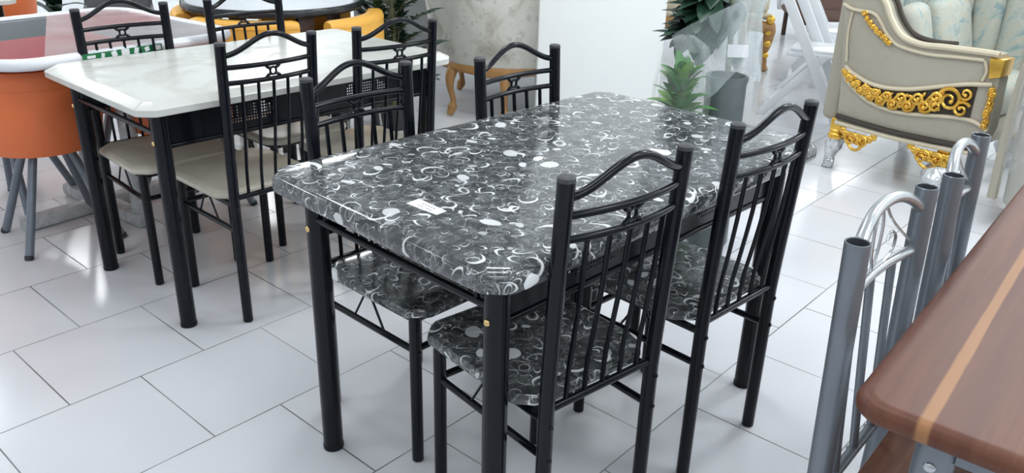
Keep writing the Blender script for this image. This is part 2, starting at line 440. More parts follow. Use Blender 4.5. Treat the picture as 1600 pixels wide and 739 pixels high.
tA = make_table('black dining table with glossy dark top patterned in white rings and a paper tag', TPROF, M['shell'])
tA.location = TA; tA.rotation_euler = (0, 0, YA)
tW = make_table('cream marble-topped dining table with black legs between two rows of chairs', WPROF, M['marble'])
tW.location = TW; tW.rotation_euler = (0, 0, YW)
def at(T, yaw, u, v, z=0): return T + Vector((math.cos(yaw) * u - math.sin(yaw) * v, math.sin(yaw) * u + math.cos(yaw) * v, z))

# price slip on the dark table
slip = MB(); P4 = [(-.492, -.003), (-.456, .000), (-.459, -.089), (-.487, -.091)]
slip.prism([tuple(at(TA, YA, *p).xy) for p in P4], .7503, .7507)
slip = slip.build('price_slip', M['paper'], smooth=0); tag(slip, 'small white printed paper slip lying on the dark ring-patterned tabletop', 'paper slip')
pr_ = MB()
for r_ in range(2):
    for q in range(5):
        if (q, r_) in ((2, 0),): continue
        u0 = -.481 + .011 * r_; v0 = -.026 - q * .0085
        pr_.prism([tuple(at(TA, YA, u0 + du, v0 + dv).xy) for du, dv in ((0, 0), (.004, .0005), (.003, -.0055), (-.001, -.005))], .7507, .7509)
pr_.build('print', M['ink'], slip, smooth=0)

# ------------------------------------------------------------------ metal dining chairs
ZT = .905
def lean(z): t = max(0, (z - .42) / (ZT - .42)); return -.024 * t ** 1.15
def make_chair(label, seatmat):
    c = thing('dining_chair', label, 'chair')
    blk = M['black']
    sl = slab(.185, .188, .045, [(-.014, .444), (-.006, .4425), (-.001, .437), (0, .430), (-.002, .421), (-.008, .418)])
    sl.xf(Matrix.Translation((0, .209, 0))).build('seat', seatmat, c, smooth=35)
    for sx in (-1, 1):
        pts = [(sx * .15, 0, .003)] + [(sx * (.15 + .003 * max(0, (z - .4) / .5)), lean(z), z) for z in (.42, .5, .58, .66, .74, .82, ZT)]
        bp = MB().tube(pts, .0160, 16).build('back_post', blk, c)
        MB().lathe([(.0163, ZT - .006), (.0163, ZT + .001), (.013, ZT + .0035)], 16, (sx * .153, lean(ZT), 0)).build('end_cap', M['cap'], bp)
        for z in (.395, .318): MB().ball((sx * .15, -.0165, z), .0062, (1, .55, 1), 8).build('bolt', blk, bp)
        lg = MB().tube([(sx * .15, .352, .003), (sx * .15, .352, .418)], .0148, 16).build('leg', blk, c)
        MB().ball((sx * .15, .367, .318), .0062, (1, .55, 1), 8).build('bolt', blk, lg)
        MB().tube([(sx * .15, 0, .318), (sx * .15, .352, .318)], .0085, 10).build('side_stretcher', blk, c)
        b = MB(); b.tube([(sx * .15, .165, .405), (sx * .15, .115, .322)], .0032, 6); b.tube([(sx * .15, .185, .405), (sx * .15, .235, .322)], .0032, 6)
        b.build('brace', blk, c)
    fr = MB()
    for sx in (-1, 1): fr.tube([(sx * .15, 0, .405), (sx * .15, .352, .405)], .0095, 8)
    fr.tube([(-.15, .352, .405), (.15, .352, .405)], .0095, 8)
    fr.build('seat_frame', blk, c)
    MB().tube([(-.15, .352, .322), (.15, .352, .322)], .0085, 10).build('front_stretcher', blk, c)
    bow = lambda x: -.022 * (1 - (x / .152) ** 2)
    xs = [-.152 + .304 * i / 24 for i in range(25)]
    MB().tube([(x, lean(.87) + bow(x), .868 + .053 * (.5 + .5 * math.cos(PI * x / .152))) for x in xs], .0082, 12).build('arched_top_rail', blk, c)
    for z in (.834, .788):
        MB().tube([(x, lean(z) + bow(x), z) for x in xs], .0075, 10).build('crossbar', blk, c)
    MB().tube([(-.15, 0, .428), (.15, 0, .428)], .0085, 10).build('bottom_rail', blk, c)
    for i in range(5):
        x = -.1 + .05 * i
        p = [(x, 0, .428), (x, -.003, .50), (x, .35 * bow(x) + lean(.6), .58), (x, .75 * bow(x) + lean(.7), .68), (x, bow(x) + lean(.788), .788)]
        MB().tube(cr(p, 4), .0052, 8).build('spindle', blk, c)
    y0 = lean(.81) + bow(0); g = MB()
    g.tube([(.0102 * math.cos(t), y0, .811 + .0108 * math.sin(t)) for t in [2 * PI * q / 20 for q in range(20)]], .0036, 8, closed=True)
    for sx in (-1, 1):
        for sz in (-1, 1):
            g.tube(cr([(sx * .007, y0, .811 + sz * .008), (sx * .015, y0, .811 + sz * .0105), (sx * .021, y0, .811 + sz * .015), (sx * .026, y0 + .001, .811 + sz * .021)], 4), [.0034] + [.0050] * 10 + [.0038] * 2, 8)
    g.build('ring_ornament', blk, c)
    return c
GA, GW = 'dining chairs around the dark ring-patterned table', 'dining chairs around the cream marble-topped table'
c0 = make_chair('black metal chair nearest the camera, tucked at the near corner of the dark table', M['shell'])
c0['group'] = GA
def place(o, T, yaw, u, v, d, flip): o.location = at(T, yaw, u, v); o.rotation_euler = (0, 0, yaw + d + (PI if flip else 0))
place(c0, TA, YA, -.314, -.392, -.10, False)
for u, v, d, fl_, lab in ((.20, -.400, -.035, False, 'black metal chair beside the nearest one, on the silver chairs side of the dark table'),
                          (-.252, .455, .02, True, 'black chair across the dark table, standing between it and the cream table'),
                          (.24, .372, 0, True, 'black chair by the white pillar, its arched back rising beyond the dark tabletop')):
    k = dup(c0, (0, 0, 0), 0, lab); place(k, TA, YA, u, v, d, fl_)
seat_w = slab(.185, .188, .045, [(-.016, .444), (-.013, .4437), (-.001, .436), (0, .434), (0, .424), (-.004, .418)])
seat_w = seat_w.xf(Matrix.Translation((0, .209, 0))).build('seat_board', M['seatwood'], smooth=30)
swd = seat_w.data; bpy.data.objects.remove(seat_w)
for u, v, d, fl_, lab in ((-.219, -.404, 0, False, 'black chair with greige seat at the cream table, nearest the dark table corner'),
                          (.24, -.442, -.07, False, 'black chair with greige seat at the cream table, beside the mottled grey armchair'),
                          (-.285, .393, -.044, True, 'black chair with greige seat in front of the orange tubs and red glass table'),
                          (.195, .388, 0, True, 'black chair with greige seat standing before the mustard seats and round table')):
    k = dup(c0, (0, 0, 0), 0, lab, GW, {'seat': swd}); place(k, TW, YW, u, v, d, fl_)

# ------------------------------------------------------------------ brown table + silver chairs
def rrect(x0, x1, y0, y1, r, k=6):
    out = []
    for cx, cy, a in ((x1 - r, y1 - r, 0), (x0 + r, y1 - r, 90), (x0 + r, y0 + r, 180), (x1 - r, y0 + r, 270)):
        for i in range(k + 1): out.append((cx + r * math.cos(R(a + 90 * i / k)), cy + r * math.sin(R(a + 90 * i / k))))
    return out
bt = thing('dining_table', 'brown striped wood table with silver legs beside silver chairs', 'table', (.443, .908, 0), .888)
tp = MB(); rows = []
for ins, z in ((.020, .75), (.010, .7495), (.003, .745), (0, .738), (0, .728), (.004, .722)):
    rows.append([(x, y, z) for x, y in rrect(ins, 1.2 - ins, -.75 + ins, -ins, .045 - ins * .6)])
tp.rings(rows).build('tabletop', M['wood'], bt, smooth=35)
for x in (.075, 1.125):
    for y in (-.105, -.645):
        lg = MB().tube([(x, y, .003), (x, y, .722)], .026, 18).build('leg', M['silver'], bt)
        MB().ball((x + (-.026 if x < .5 else .026), y, .662), .008, (.5, 1, 1), 10).build('screw', M['bright'], lg)
for x in (.075, 1.125): MB().box((x, -.375, .695), (.02, .49, .05)).build('end_apron', M['silver'], bt, smooth=0)
for y in (-.105, -.645): MB().box((.6, y, .695), (1.0, .02, .05)).build('side_apron', M['silver'], bt, smooth=0)
def make_silver(label):
    c = thing('dining_chair', label, 'chair', group='silver chairs at the brown table')
    s = M['silver']; b_ = M['bright']; ZS = .9
    ln = lambda z: -.018 * max(0, (z - .42) / .48)
    for sx in (-1, 1):
        pts = [(sx * .16, 0, .003)] + [(sx * .16, ln(z), z) for z in (.42, .55, .7, .8)]
        p = MB(); p.tube(pts + [(sx * .16, ln(ZS), ZS)], .0182, 18, caps=False)
        # rolled lip and inner wall of the open tube
        tops = Vector((sx * .16, ln(ZS), ZS))
        p.lathe([(.0182, 0), (.0170, .0012), (.0158, 0)], 18, tops, caps=False)
        p = p.build('back_post', s, c)
        MB().lathe([(.0158, 0), (.0155, -.03), (.0005, -.031)], 18, tops, caps=False).build('tube_mouth', M['hollow'], p)
        MB().tube([(sx * .16, .37, .003), (sx * .16, .37, .425)], .0165, 14).build('leg', s, c)
        MB().tube([(sx * .16, 0, .30), (sx * .16, .37, .30)], .009, 10).build('side_stretcher', s, c)
    MB().tube([(-.16, .37, .30), (.16, .37, .30)], .009, 10).build('front_stretcher', s, c)
    sb = MB(); rows = []
    for ins, z in ((.012, .45), (.003, .447), (0, .44), (.002, .43), (.006, .426)):
        rows.append([(x, y, z) for x, y in rrect(-.195 + ins, .195 - ins, .022 + ins, .41 - ins, .05)])
    sb.rings(rows).build('seat', M['wood'], c, smooth=35)
    bow = lambda x: -.020 * (1 - (x / .16) ** 2)
    xs = [-.16 + .32 * i / 24 for i in range(25)]
    MB().tube([(x, ln(.86) + bow(x), .858 + .052 * (1 - abs(x / .16) ** 2.4)) for x in xs], .0098, 12).build('arched_top_rail', b_, c)
    MB().tube([(x, ln(.79) + bow(x), .788) for x in xs], .0092, 12).build('crossbar', b_, c)
    MB().tube([(-.16, 0, .46), (.16, 0, .46)], .0095, 10).build('bottom_rail', s, c)
    for x in (-.085, 0, .085):
        p = [(x, 0, .46), (x, .25 * bow(x) + ln(.55), .55), (x, .6 * bow(x) + ln(.66), .66), (x, bow(x) + ln(.785), .787)]
        MB().tube(cr(p, 5), .0075, 10).build('spindle', s, c)
        MB().ball((x, -.0095, .46), .005, (1, .6, 1), 8).build('bolt', b_, c)
    g = MB(); Y = lambda x, z: ln(z) + bow(x)
    def sc(pts): g.tube([(x, Y(x, z), z) for x, z in [tuple(v.xy) for v in cr([(a, b, 0) for a, b in pts], 6)]], .0026, 6)
    for sx in (-1, 1):
        sc([(sx * .150, .80), (sx * .10, .835), (sx * .05, .872), (sx * .02, .902)])
        sc([(sx * .045, .795), (sx * .075, .806), (sx * .082, .830), (sx * .062, .845), (sx * .05, .832)])
        sc([(sx * .004, .905), (sx * .018, .87), (sx * .016, .83), (sx * .004, .80)])
    g.build('scrollwork', b_, c)
    return c
fx, fy = .762, -.648
s1 = make_silver('silver metal chair with open tube tops nearest the brown wooden table corner')
rzs = math.atan2(-.762, -.648)
s1.location = (.59 + .018 * fx, 1.19 + .018 * fy, 0); s1.rotation_euler = (0, 0, rzs)
dup(s1, (.862 + .018 * fx, 1.51 + .018 * fy, 0), rzs + .10, 'second silver chair along the brown table, in front of the carved sofa')

# ------------------------------------------------------------------ square glass table + orange tubs
gt = thing('glass_table', 'low square red and charcoal glass table with white rounded rim', 'table', (-1.770, 3.302, 0), .942)
top = MB(); hs = .445
top.prism(rrect(-hs, hs, -hs, hs, .12, 8), .735, .752).build('glass_top', M['glass'], gt, smooth=30)
pf = MB(); pf.sheet([[Vector((-.094 + .5 * y, y, .7545)), Vector((hs - .02, y, .7545 + .002 * (k % 2)))] for k, y in enumerate([-.43 + .0955 * q for q in range(10)])])
pf.build('protective_film', M['sheetfilm'], gt, smooth=0, label='translucent protective film over half of the glass')
ring = [(x, y, .742) for x, y in rrect(-hs - .012, hs + .012, -hs - .012, hs + .012, .135, 10)]
MB().tube(ring, .0215, 10, closed=True).build('rim', M['rim'], gt)
for x, y in ((.02, -.28), (0, .04)): MB().tube([(x, y, .03), (x, y, .735)], .034, 16).build('post', M['wrap'], gt, label='post in grey stretch wrap')
b = MB(); b.box((0, 0, .03), (.66, .07, .055), .015); b.box((0.01, -.02, .03), (.07, .62, .055), .015); b.build('base_bar', M['wrap'], gt)
# printed green band on the rim
gb = MB(); gb.box((-.055, -.4805, .740), (.30, .003, .034)); gb = gb.build('printed_band', M['green'], gt, smooth=0, label='green printed band with white lettering on the white rim')
for i, (w_, h_) in enumerate(((.030, .010), (.012, .016), (.020, .020), (.030, .022), (.016, .022), (.018, .016), (.026, .018))):
    wm = MB(); x = -.175 + i * .042; wm.box((x, -.4825, .745), (w_, .002, h_), .0006, 1, Matrix.Rotation(.3 * math.sin(i * 2.1), 3, 'Y'))
    wm.build('letter', M['paper'], gb, smooth=0)
def make_tub(label):
    t = thing('tub_chair', label, 'chair', group='orange tub chairs')
    MB().lathe([(.14, .395), (.178, .378), (.196, .383), (.203, .40), (.222, .52), (.230, .62), (.225, .640)], 40).build('shell', M['orange'], t)
    MB().lathe([(.229, .63), (.236, .645), (.238, .675), (.232, .697), (.215, .703), (.200, .695), (.195, .65), (.195, .50)], 40, caps=False).build('rolled_edge', M['orange'], t)
    MB().lathe([(.19, .48), (.195, .50), (.18, .525), (.02, .53)], 32).build('seat_cushion', M['orange'], t)
    for q in range(4):
        a = PI / 2 * q
        d = Vector((math.cos(a), math.sin(a), 0))
        lg = MB().tube([d * .075 + Vector((0, 0, .40)), d * .235 + Vector((0, 0, .012))], .0155, 14).build('leg', M['grey'], t)
        MB().tube([d * .2365 + Vector((0, 0, .016)), d * .242 + Vector((0, 0, .001))], .0162, 14).build('rubber_foot', M['pot'], lg)
    return t
tb = make_tub('large orange tub chair closest to the cream table, grey splayed legs'); tb.location = (-1.792, 3.02, 0); tb.rotation_euler = (0, 0, R(-92))
dup(tb, (-1.37, 3.315, 0), R(-70), 'orange tub chair partly hidden behind the cream table legs')
dup(tb, (-1.76, 3.64, 0), R(-20), 'orange tub chair under the far corner of the red glass table')
dup(tb, (-2.12, 3.30, 0), R(-52), 'orange tub chair under the red glass table, only legs showing')

# ------------------------------------------------------------------ round table + mustard seats
rtb = thing('round_table', 'round grey glass table with dark rim and dark wooden pedestal', 'table', (-1.272, 4.412, 0))
MB().lathe([(.02, .7515), (.435, .7515), (.436, .74)], 64).build('tabletop', M['bluegrey'], rtb)
MB().lathe([(.436, .738), (.438, .752), (.452, .752), (.457, .745), (.457, .722), (.45, .714), (.30, .714)], 64, caps=False).build('rim', M['blackglass'], rtb)
for q in range(4):
    a = R((49, 139, 229, 308)[q]); b = MB(); b.box((.375 * math.cos(a), .375 * math.sin(a), .357), (.035, .085, .714), .006, 2, Matrix.Rotation(a, 3, 'Z')); b.build('leg', M['darkwood'], rtb)
def arcwall(r0, r1, z0, z1, half, n=20, bev=.028):
    mb = MB(); rows = []
    rc, zc, hr, hz = (r0 + r1) / 2, (z0 + z1) / 2, (r1 - r0) / 2, (z1 - z0) / 2
    sec = []
    for cx, cz, a in ((hr - bev, hz - bev, 0), (-hr + bev, hz - bev, 90), (-hr + bev, -hz + bev, 180), (hr - bev, -hz + bev, 270)):
        for i in range(5): sec.append((cx + bev * math.cos(R(a + 22.5 * i)), cz + bev * math.sin(R(a + 22.5 * i))))
    for i in range(n + 1):
        t = -half + 2 * half * i / n; e = min(i, n - i); k = 1.0 if e > 0 else .86
        rows.append([((rc + x * k) * math.cos(t), (rc + x * k) * math.sin(t), zc + z * (1.0 if e > 0 else .95)) for x, z in sec])
    mb.rings(rows); return mb
def make_quarter(label):
    t = thing('curved_chair', label, 'chair', group='mustard curved seats around the round table')
    arcwall(.405, .50, .40, .705, R(34)).build('curved_back', M['yellow'], t)
    st = MB(); n = 14; arc = [(.40 * math.cos(R(-32 + 64 * i / n)), .40 * math.sin(R(-32 + 64 * i / n))) for i in range(n + 1)]
    st.prism([(.215, .13)][::-1] + [(.215, -.13)] + arc, .40, .52, .02).build('seat_cushion', M['yellow'], t)
    pp = MB(); pp.tube([(.500 * math.cos(R(-33 + 66 * i / 20)), .500 * math.sin(R(-33 + 66 * i / 20)), .672) for i in range(21)], .0022, 6); pp.build('piping_seam', M['yellow'], t)
    for a, r_ in ((-28, .43), (28, .43), (-18, .26), (18, .26)):
        MB().tube([(r_ * math.cos(R(a)), r_ * math.sin(R(a)), .41), (r_ * math.cos(R(a * 1.12)) * 1.05, r_ * math.sin(R(a * 1.12)) * 1.05, .002)], .014, 10).build('leg', M['pot'], t)
    return t
q0 = make_quarter('mustard curved seat facing the cream table, tucked under the round table'); q0.location = (-1.272, 4.412, 0); q0.rotation_euler = (0, 0, R(-95))
dup(q0, (-1.20, 4.36, 0), R(-16), 'mustard curved seat pulled out beside the leafy floor plant')
dup(q0, (-1.290, 4.43, 0), R(181), 'mustard curved seat next to the white-rimmed glass table')
dup(q0, (-1.272, 4.44, 0), R(84), 'mustard curved seat hidden on the far side of the round table')

# ------------------------------------------------------------------ plants
def leafshape(mb, base, dirv, L, W, droop=.25, up_=Vector((0, 0, 1)), n=6, fold=.25):
    base = Vector(base); d = Vector(dirv).normalized(); side = d.cross(up_)
    side = side.normalized() if side.length > 1e-4 else Vector((1, 0, 0)); nn = side.cross(d).normalized()
    rows = []
    for i in range(n + 1):
        t = i / n; w = W * (math.sin(PI * min(1, t * .92 + .08)) ** .8) * (1 - .15 * t) + .0008
        c = base + d * L * t + Vector((0, 0, -droop * L * t * t))
        rows.append([c - side * w + nn * w * fold, c, c + side * w + nn * w * fold])
    mb.sheet(rows)
palm = thing('potted_palm', 'leafy green palm in small black pot against the grey wall', 'plant', (-.70, 4.66, 0))
MB().lathe([(.068, 0), (.085, .12), (.092, .135), (.092, .15), (.083, .15), (.080, .13), (.02, .13)], 28).build('pot', M['pot'], palm)
MB().lathe([(.08, .128), (.03, .136), (.01, .136)], 20).build('soil', M['soil'], palm)
fr = MB(); stm = MB()
for q in range(46):
    a = q * 2.4; le = R(38 + 46 * ((q * .618) % 1)); ln_ = .20 + .10 * random.random()
    b0 = Vector((.03 * math.cos(a), .03 * math.sin(a), .20 + .62 * (q / 46)))
    h = Vector((math.cos(a) * math.cos(le), math.sin(a) * math.cos(le), math.sin(le)))
    pts = [b0 + h * ln_ * t + Vector((0, 0, -.30 * math.cos(le) * ln_ * t * t)) for t in [k / 6 for k in range(7)]]
    stm.tube(pts, [.004 * (1 - .07 * k) for k in range(7)], 5)
    sd = h.cross(Vector((0, 0, 1))).normalized()
    for k in range(2, 7):
        for s_ in (-1, 1):
            leafshape(fr, pts[k], h * .8 + sd * s_ * .75 + Vector((0, 0, random.uniform(-.1, .15))), .115 - .008 * abs(k - 4), .021, .25, n=4)
stm.tube([(0, 0, .13), (.01, 0, .5), (.0, .01, .8)], .014, 8)
stm.build('stem', M['stem'], palm); fr.build('fronds', M['darkleaf'], palm, smooth=60)

# bright green wrapped plant by the pillar
gp = thing('wrapped_plant', 'bright green leafy plant wrapped in clear plastic beside the white pillar', 'plant', (.600, 2.985, 0))
MB().lathe([(.060, 0), (.078, .24), (.085, .36), (.088, .38), (.078, .38), (.072, .35), (.02, .35)], 28).build('pot', M['pot'], gp)
lv = MB(); lv2 = MB(); sm = MB()
for q in range(84):
    a = q * 2.4; zz = .40 + .32 * (q / 84); el = R(8 + 58 * (q / 84) + 14 * math.sin(q * 1.7)); d = Vector((math.cos(a) * math.cos(el), math.sin(a) * math.cos(el), math.sin(el)))
    leafshape(lv if (q < 30 or q % 3) else lv2, (.015 * math.cos(a), .015 * math.sin(a), zz), d, .145 + .04 * random.random() - .055 * q / 84, .038 - .017 * q / 84, .30)
sm.tube([(0, 0, .35), (0, 0, .74)], .010, 8).build('stem', M['stem'], gp)
lv.build('foliage', M['leaf'], gp, smooth=60); lv2.build('young_foliage', M['lime'], gp, smooth=60)
wr = MB(); rows = []
for i in range(14):
    t = i / 13; z = .40 + .46 * t; r_ = .088 + .022 * math.sin(PI * t) - .02 * t + (-.05 if i == 13 else 0)
    rows.append([((r_ + .012 * math.sin(7 * a + 5 * t)) * math.cos(a), (r_ + .012 * math.cos(9 * a - 4 * t)) * math.sin(a), z) for a in [2 * PI * q / 36 for q in range(36)]])
wr._grid([[Vector(p) for p in r_] for r_ in rows], True, False); wr.build('plastic_wrap', M['film'], gp, smooth=80)

# tall plant with slate pot in a milky bag
mp = thing('bagged_plant', 'tall plant in dark slate pot shrouded in milky plastic bag', 'plant', (.800, 3.13, 0))
MB().lathe([(.076, 0), (.084, .015), (.080, .30), (.076, .66), (.080, .675), (.080, .69), (.070, .69), (.068, .66), (.02, .66)], 36).build('pot', M['tealpot'], mp)
lb = MB(); lb.box((.0, -.104, .80), (.075, .002, .045), rot=Matrix.Rotation(R(-12), 3, 'X')); lb.build('label_card', M['paper'], mp, smooth=0)
dl = MB()
for q in range(54):
    a = R(60 + 240 * ((q * .618) % 1)); el = R(-50 + 80 * ((q * .381) % 1)); d = Vector((math.cos(a) * math.cos(el), math.sin(a) * math.cos(el) * .4, math.sin(el)))
    leafshape(dl, Vector((.0 - .12 * ((q * .73) % 1), .01, .80 + .16 * ((q * .27) % 1) + .05 * ((q * .73) % 1))), d, .10, .042, .1)
for q in range(60):
    a = R(95 + 190 * ((q * .618) % 1)); el = R(-25 + 85 * ((q * .381) % 1))
    d = Vector((math.cos(a) * math.cos(el), math.sin(a) * math.cos(el) * .5, math.sin(el)))
    leafshape(dl, Vector((-.08 - .08 * ((q * .73) % 1), 0, .80 + .22 * ((q * .27) % 1))), d, .11 + .05 * random.random(), .036, .15)
dl.build('foliage', M['darkleaf'], mp, smooth=60)
MB().tube(cr([(0, 0, .70), (-.01, 0, .9), (-.03, 0, 1.05)], 5), .011, 8).build('stem', M['stem'], mp)
bag = MB(); rows = []
def bagrad(t):  # hangs loosely around the pot, gathered at the neck, flaring above it
    pts = [(0, .112), (.3, .122), (.5, .118), (.62, .108), (.74, .070), (.82, .052), (.88, .058), (1, .10)]
    for (a, b_), (c_, d_) in zip(pts, pts[1:]):
        if a <= t <= c_: k = (t - a) / (c_ - a); k = k * k * (3 - 2 * k); return b_ + (d_ - b_) * k
    return .1
for i in range(36):
    t = i / 35; z = .012 + 1.08 * t; r_ = bagrad(t); ox = .035 * max(0, t - .5) / .5
    amp = .004 + .009 * t
    rows.append([(ox + (r_ + amp * math.sin(6 * a + 3 * t) + .5 * amp * math.sin(13 * a - 2 * t)) * math.cos(a), (r_ + amp * math.cos(7 * a + 2 * t) + .5 * amp * math.sin(11 * a)) * math.sin(a), z) for a in [2 * PI * q / 64 for q in range(64)]])
bag._grid([[Vector(p) for p in r_] for r_ in rows], True, False); bag.build('plastic_bag', M['fog'], mp, smooth=80)
bag = MB(); rows = []
for i in range(22):
    t = i / 21; z = .72 + .42 * t; r_ = .100 - .054 * min(1, t / .5) + .05 * max(0, (t - .6) / .4); ox = .02 + .055 * t
    rows.append([(ox + (r_ + .010 * math.sin(7 * a + 4 * t) + .006 * math.sin(15 * a)) * math.cos(a), (r_ + .010 * math.cos(8 * a)) * math.sin(a), z - .05 * math.cos(a) * (1 - t)) for a in [2 * PI * q / 64 for q in range(64)]])
bag._grid([[Vector(p) for p in r_] for r_ in rows], True, False); bag.build('gathered_neck', M['veil'], mp, smooth=80)
# loose flap of the bag pulled over the leaves
fp = MB(); rows = []
for i in range(13):
    t = i / 12
    rows.append([Vector((.03 - .27 * s_ * (1 - .35 * t), -.085 - .05 * math.sin(PI * s_) + .012 * math.sin(9 * s_ + 5 * t), .98 - .26 * t - (.14 - .05 * t) * s_ + .03 * math.sin(3 * s_ + 2 * t))) for s_ in [k / 16 for k in range(17)]])
fp.sheet(rows); fp.build('bag_flap', M['veil'], mp, smooth=80)

# ------------------------------------------------------------------ mottled grey armchair
ac = thing('barrel_armchair', 'mottled grey barrel-back armchair with carved honey wood legs', 'chair', (-.05, 5.28, 0))
def barrel(zs, a0, a1, n=36):
    mb = MB(); out = []; inn = []
    for z, r_ in zs:
        out.append([Vector((r_ * math.cos(a0 + (a1 - a0) * i / n), r_ * math.sin(a0 + (a1 - a0) * i / n), z)) for i in range(n + 1)])
        inn.append([Vector(((r_ - .09) * math.cos(a0 + (a1 - a0) * i / n), (r_ - .09) * math.sin(a0 + (a1 - a0) * i / n), z)) for i in range(n + 1)])
    rows = [o + i_[::-1] for o, i_ in zip(out, inn)]
    mb.rings(rows); return mb
barrel([(.315, .465), (.34, .478), (.5, .505), (.75, .54), (.95, .565), (1.06, .57), (1.085, .56)], R(150), R(390)).build('backrest', M['grey_velvet'], ac)
MB().lathe([(.44, .31), (.455, .33), (.45, .44), (.42, .47), (.02, .475)], 40).build('seat_cushion', M['grey_velvet'], ac)
rl = MB(); n = 72
rows = []
for i in range(n):
    a = 2 * PI * i / n; dip = .022 * abs(math.sin(2.0 * a + R(20)))
    z = .318; rows.append([((.470 + x) * math.cos(a), (.470 + x) * math.sin(a), z + zz) for x, zz in ((.012, -.002), (.006, .014), (-.03, .014), (-.03, -.055 + dip), (.004, -.05 + dip), (.014, -.036 + dip))])
rows.append(rows[0]); rl._grid([[Vector(p) for p in r_] for r_ in rows], True, False); bmesh.ops.remove_doubles(rl.bm, verts=rl.bm.verts, dist=1e-6)
rl.build('carved_rail', M['oak'], ac)
for a in (R(-137), R(-92), R(-45), R(45), R(135)):
    d = Vector((math.cos(a), math.sin(a), 0))
    p = [d * .44 + Vector((0, 0, .31)), d * .475 + Vector((0, 0, .25)), d * .478 + Vector((0, 0, .18)), d * .455 + Vector((0, 0, .10)), d * .465 + Vector((0, 0, .05)), d * .485 + Vector((0, 0, .012))]
    pp = cr(p, 5); m_ = len(pp); rad = [.040, .036, .034, .033, .033, .032, .030, .028, .026, .024, .022, .020, .019, .018, .018, .018, .019, .022, .027, .030, .029, .026, .024, .022, .020, .018][:m_]
    MB().tube(pp, rad, 12).build('cabriole_leg', M['oak'], ac)

# ------------------------------------------------------------------ carved cream sofa
sf = thing('carved_sofa', 'taupe upholstered armchair with gold scrollwork and cream carved trim', 'sofa', (1.66, 4.11, 0), R(-49.6))
def panel(poly, y0, y1, bev=.006):
    """polygon given in (s, z), extruded in y"""
    mb = MB(); mb.prism([(s_, z) for s_, z in poly], y0, y1, bev, 2)
    mb.xf(Matrix(((1, 0, 0, 0), (0, 0, 1, 0), (0, 1, 0, 0), (0, 0, 0, 1)))); return mb
def cr2(p, n=6): return [(v.x, v.y) for v in cr([(a, b_, 0) for a, b_ in p], n)]
scoop = [(-.125, 1.02), (.02, .93), (.105, .862), (.150, .789), (.219, .720), (.315, .697), (.43, .702), (.609, .707), (.655, .705)]
armtop = cr2(scoop)
panel(armtop + [(.68, .60), (.69, .38), (.66, .25), (.29, .235), (-.03, .245), (-.04, .40), (-.08, .70)], .0, .10, .008).build('arm', M['linen'], sf)
panel(armtop + [(.68, .60), (.69, .38), (.66, .25), (.29, .235), (-.03, .245), (-.04, .40), (-.08, .70)], .80, .90, .008).build('arm', M['linen'], sf)
def trim(name, pts, r_, m, y=-.006, par=sf, fl_=.7): return MB().tube([(s_, y, z) for s_, z in cr2(pts, 5)], r_, 8).build(name, m, par)
trim('arm_trim', scoop, .015, M['cream'], .0)
trim('arm_trim', [(-.099, .83), (-.04, .81), (.057, .806), (.10, .775), (.138, .728), (.18, .693), (.23, .672), (.353, .660), (.48, .668), (.602, .675)], .0085, M['cream'])
trim('panel_trim', [(-.031, .537), (.0, .515), (.057, .493), (.11, .478), (.177, .472), (.25, .478), (.33, .493), (.469, .535), (.56, .560), (.66, .578)], .0105, M['cream'])
trim('panel_trim', [(-.039, .505), (.0, .462), (.073, .413), (.14, .385), (.231, .370), (.31, .372), (.386, .382), (.48, .396), (.558, .405), (.625, .402), (.685, .375)], .0095, M['cream'])
trim('bottom_trim', [(-.03, .252), (.13, .246), (.29, .243), (.45, .248), (.60, .256), (.655, .262)], .012, M['cream'])
trim('dark_piping', [(-.03, .285), (.13, .276), (.29, .272), (.45, .276), (.60, .284), (.64, .288)], .013, M['linendark'])
trim('inner_frame', [(-.045, .80), (-.05, .70), (-.03, .56)], .006, M['cream'])
trim('inner_frame', [(.602, .675), (.622, .63), (.612, .585)], .007, M['cream'])
MB().tube([(s_ + .013, .075, z + .010) for s_, z in cr2(scoop[:7], 5)], .012, 8).build('dark_piping', M['linendark'], sf)
# dark fret behind the gold scrolls
bt_ = cr2([(-.031, .530), (.057, .490), (.177, .470), (.33, .490), (.469, .530), (.60, .560)]); bb_ = cr2([(-.036, .508), (.073, .416), (.231, .373), (.386, .385), (.558, .408), (.60, .41)])
panel(bt_ + bb_[::-1], -.004, .004, 0).build('fret_backing', M['linendark'], sf)
gold = MB()
def spiral(cx, cz, r0, turns, a0, sgn, rad=.0075, y=-.016):
    n = int(14 * turns) + 4; pts = []
    for i in range(n + 1):
        t = i / n; a = a0 + sgn * 2 * PI * turns * t; q = r0 * (1 - .78 * t)
        pts.append((cx + q * math.cos(a), y - .006 * t, cz + q * math.sin(a)))
    gold.tube(pts, [rad * (1 - .35 * k / n) for k in range(n + 1)], 7); gold.ball((pts[-1][0], y - .004, pts[-1][2]), rad * 1.2, seg=8)
def lim(s_, arr):
    for a, b_ in zip(arr, arr[1:]):
        if a[0] <= s_ <= b_[0]: return a[1] + (b_[1] - a[1]) * (s_ - a[0]) / max(1e-6, b_[0] - a[0])
    return arr[-1][1]
s_ = -.02; q = 0
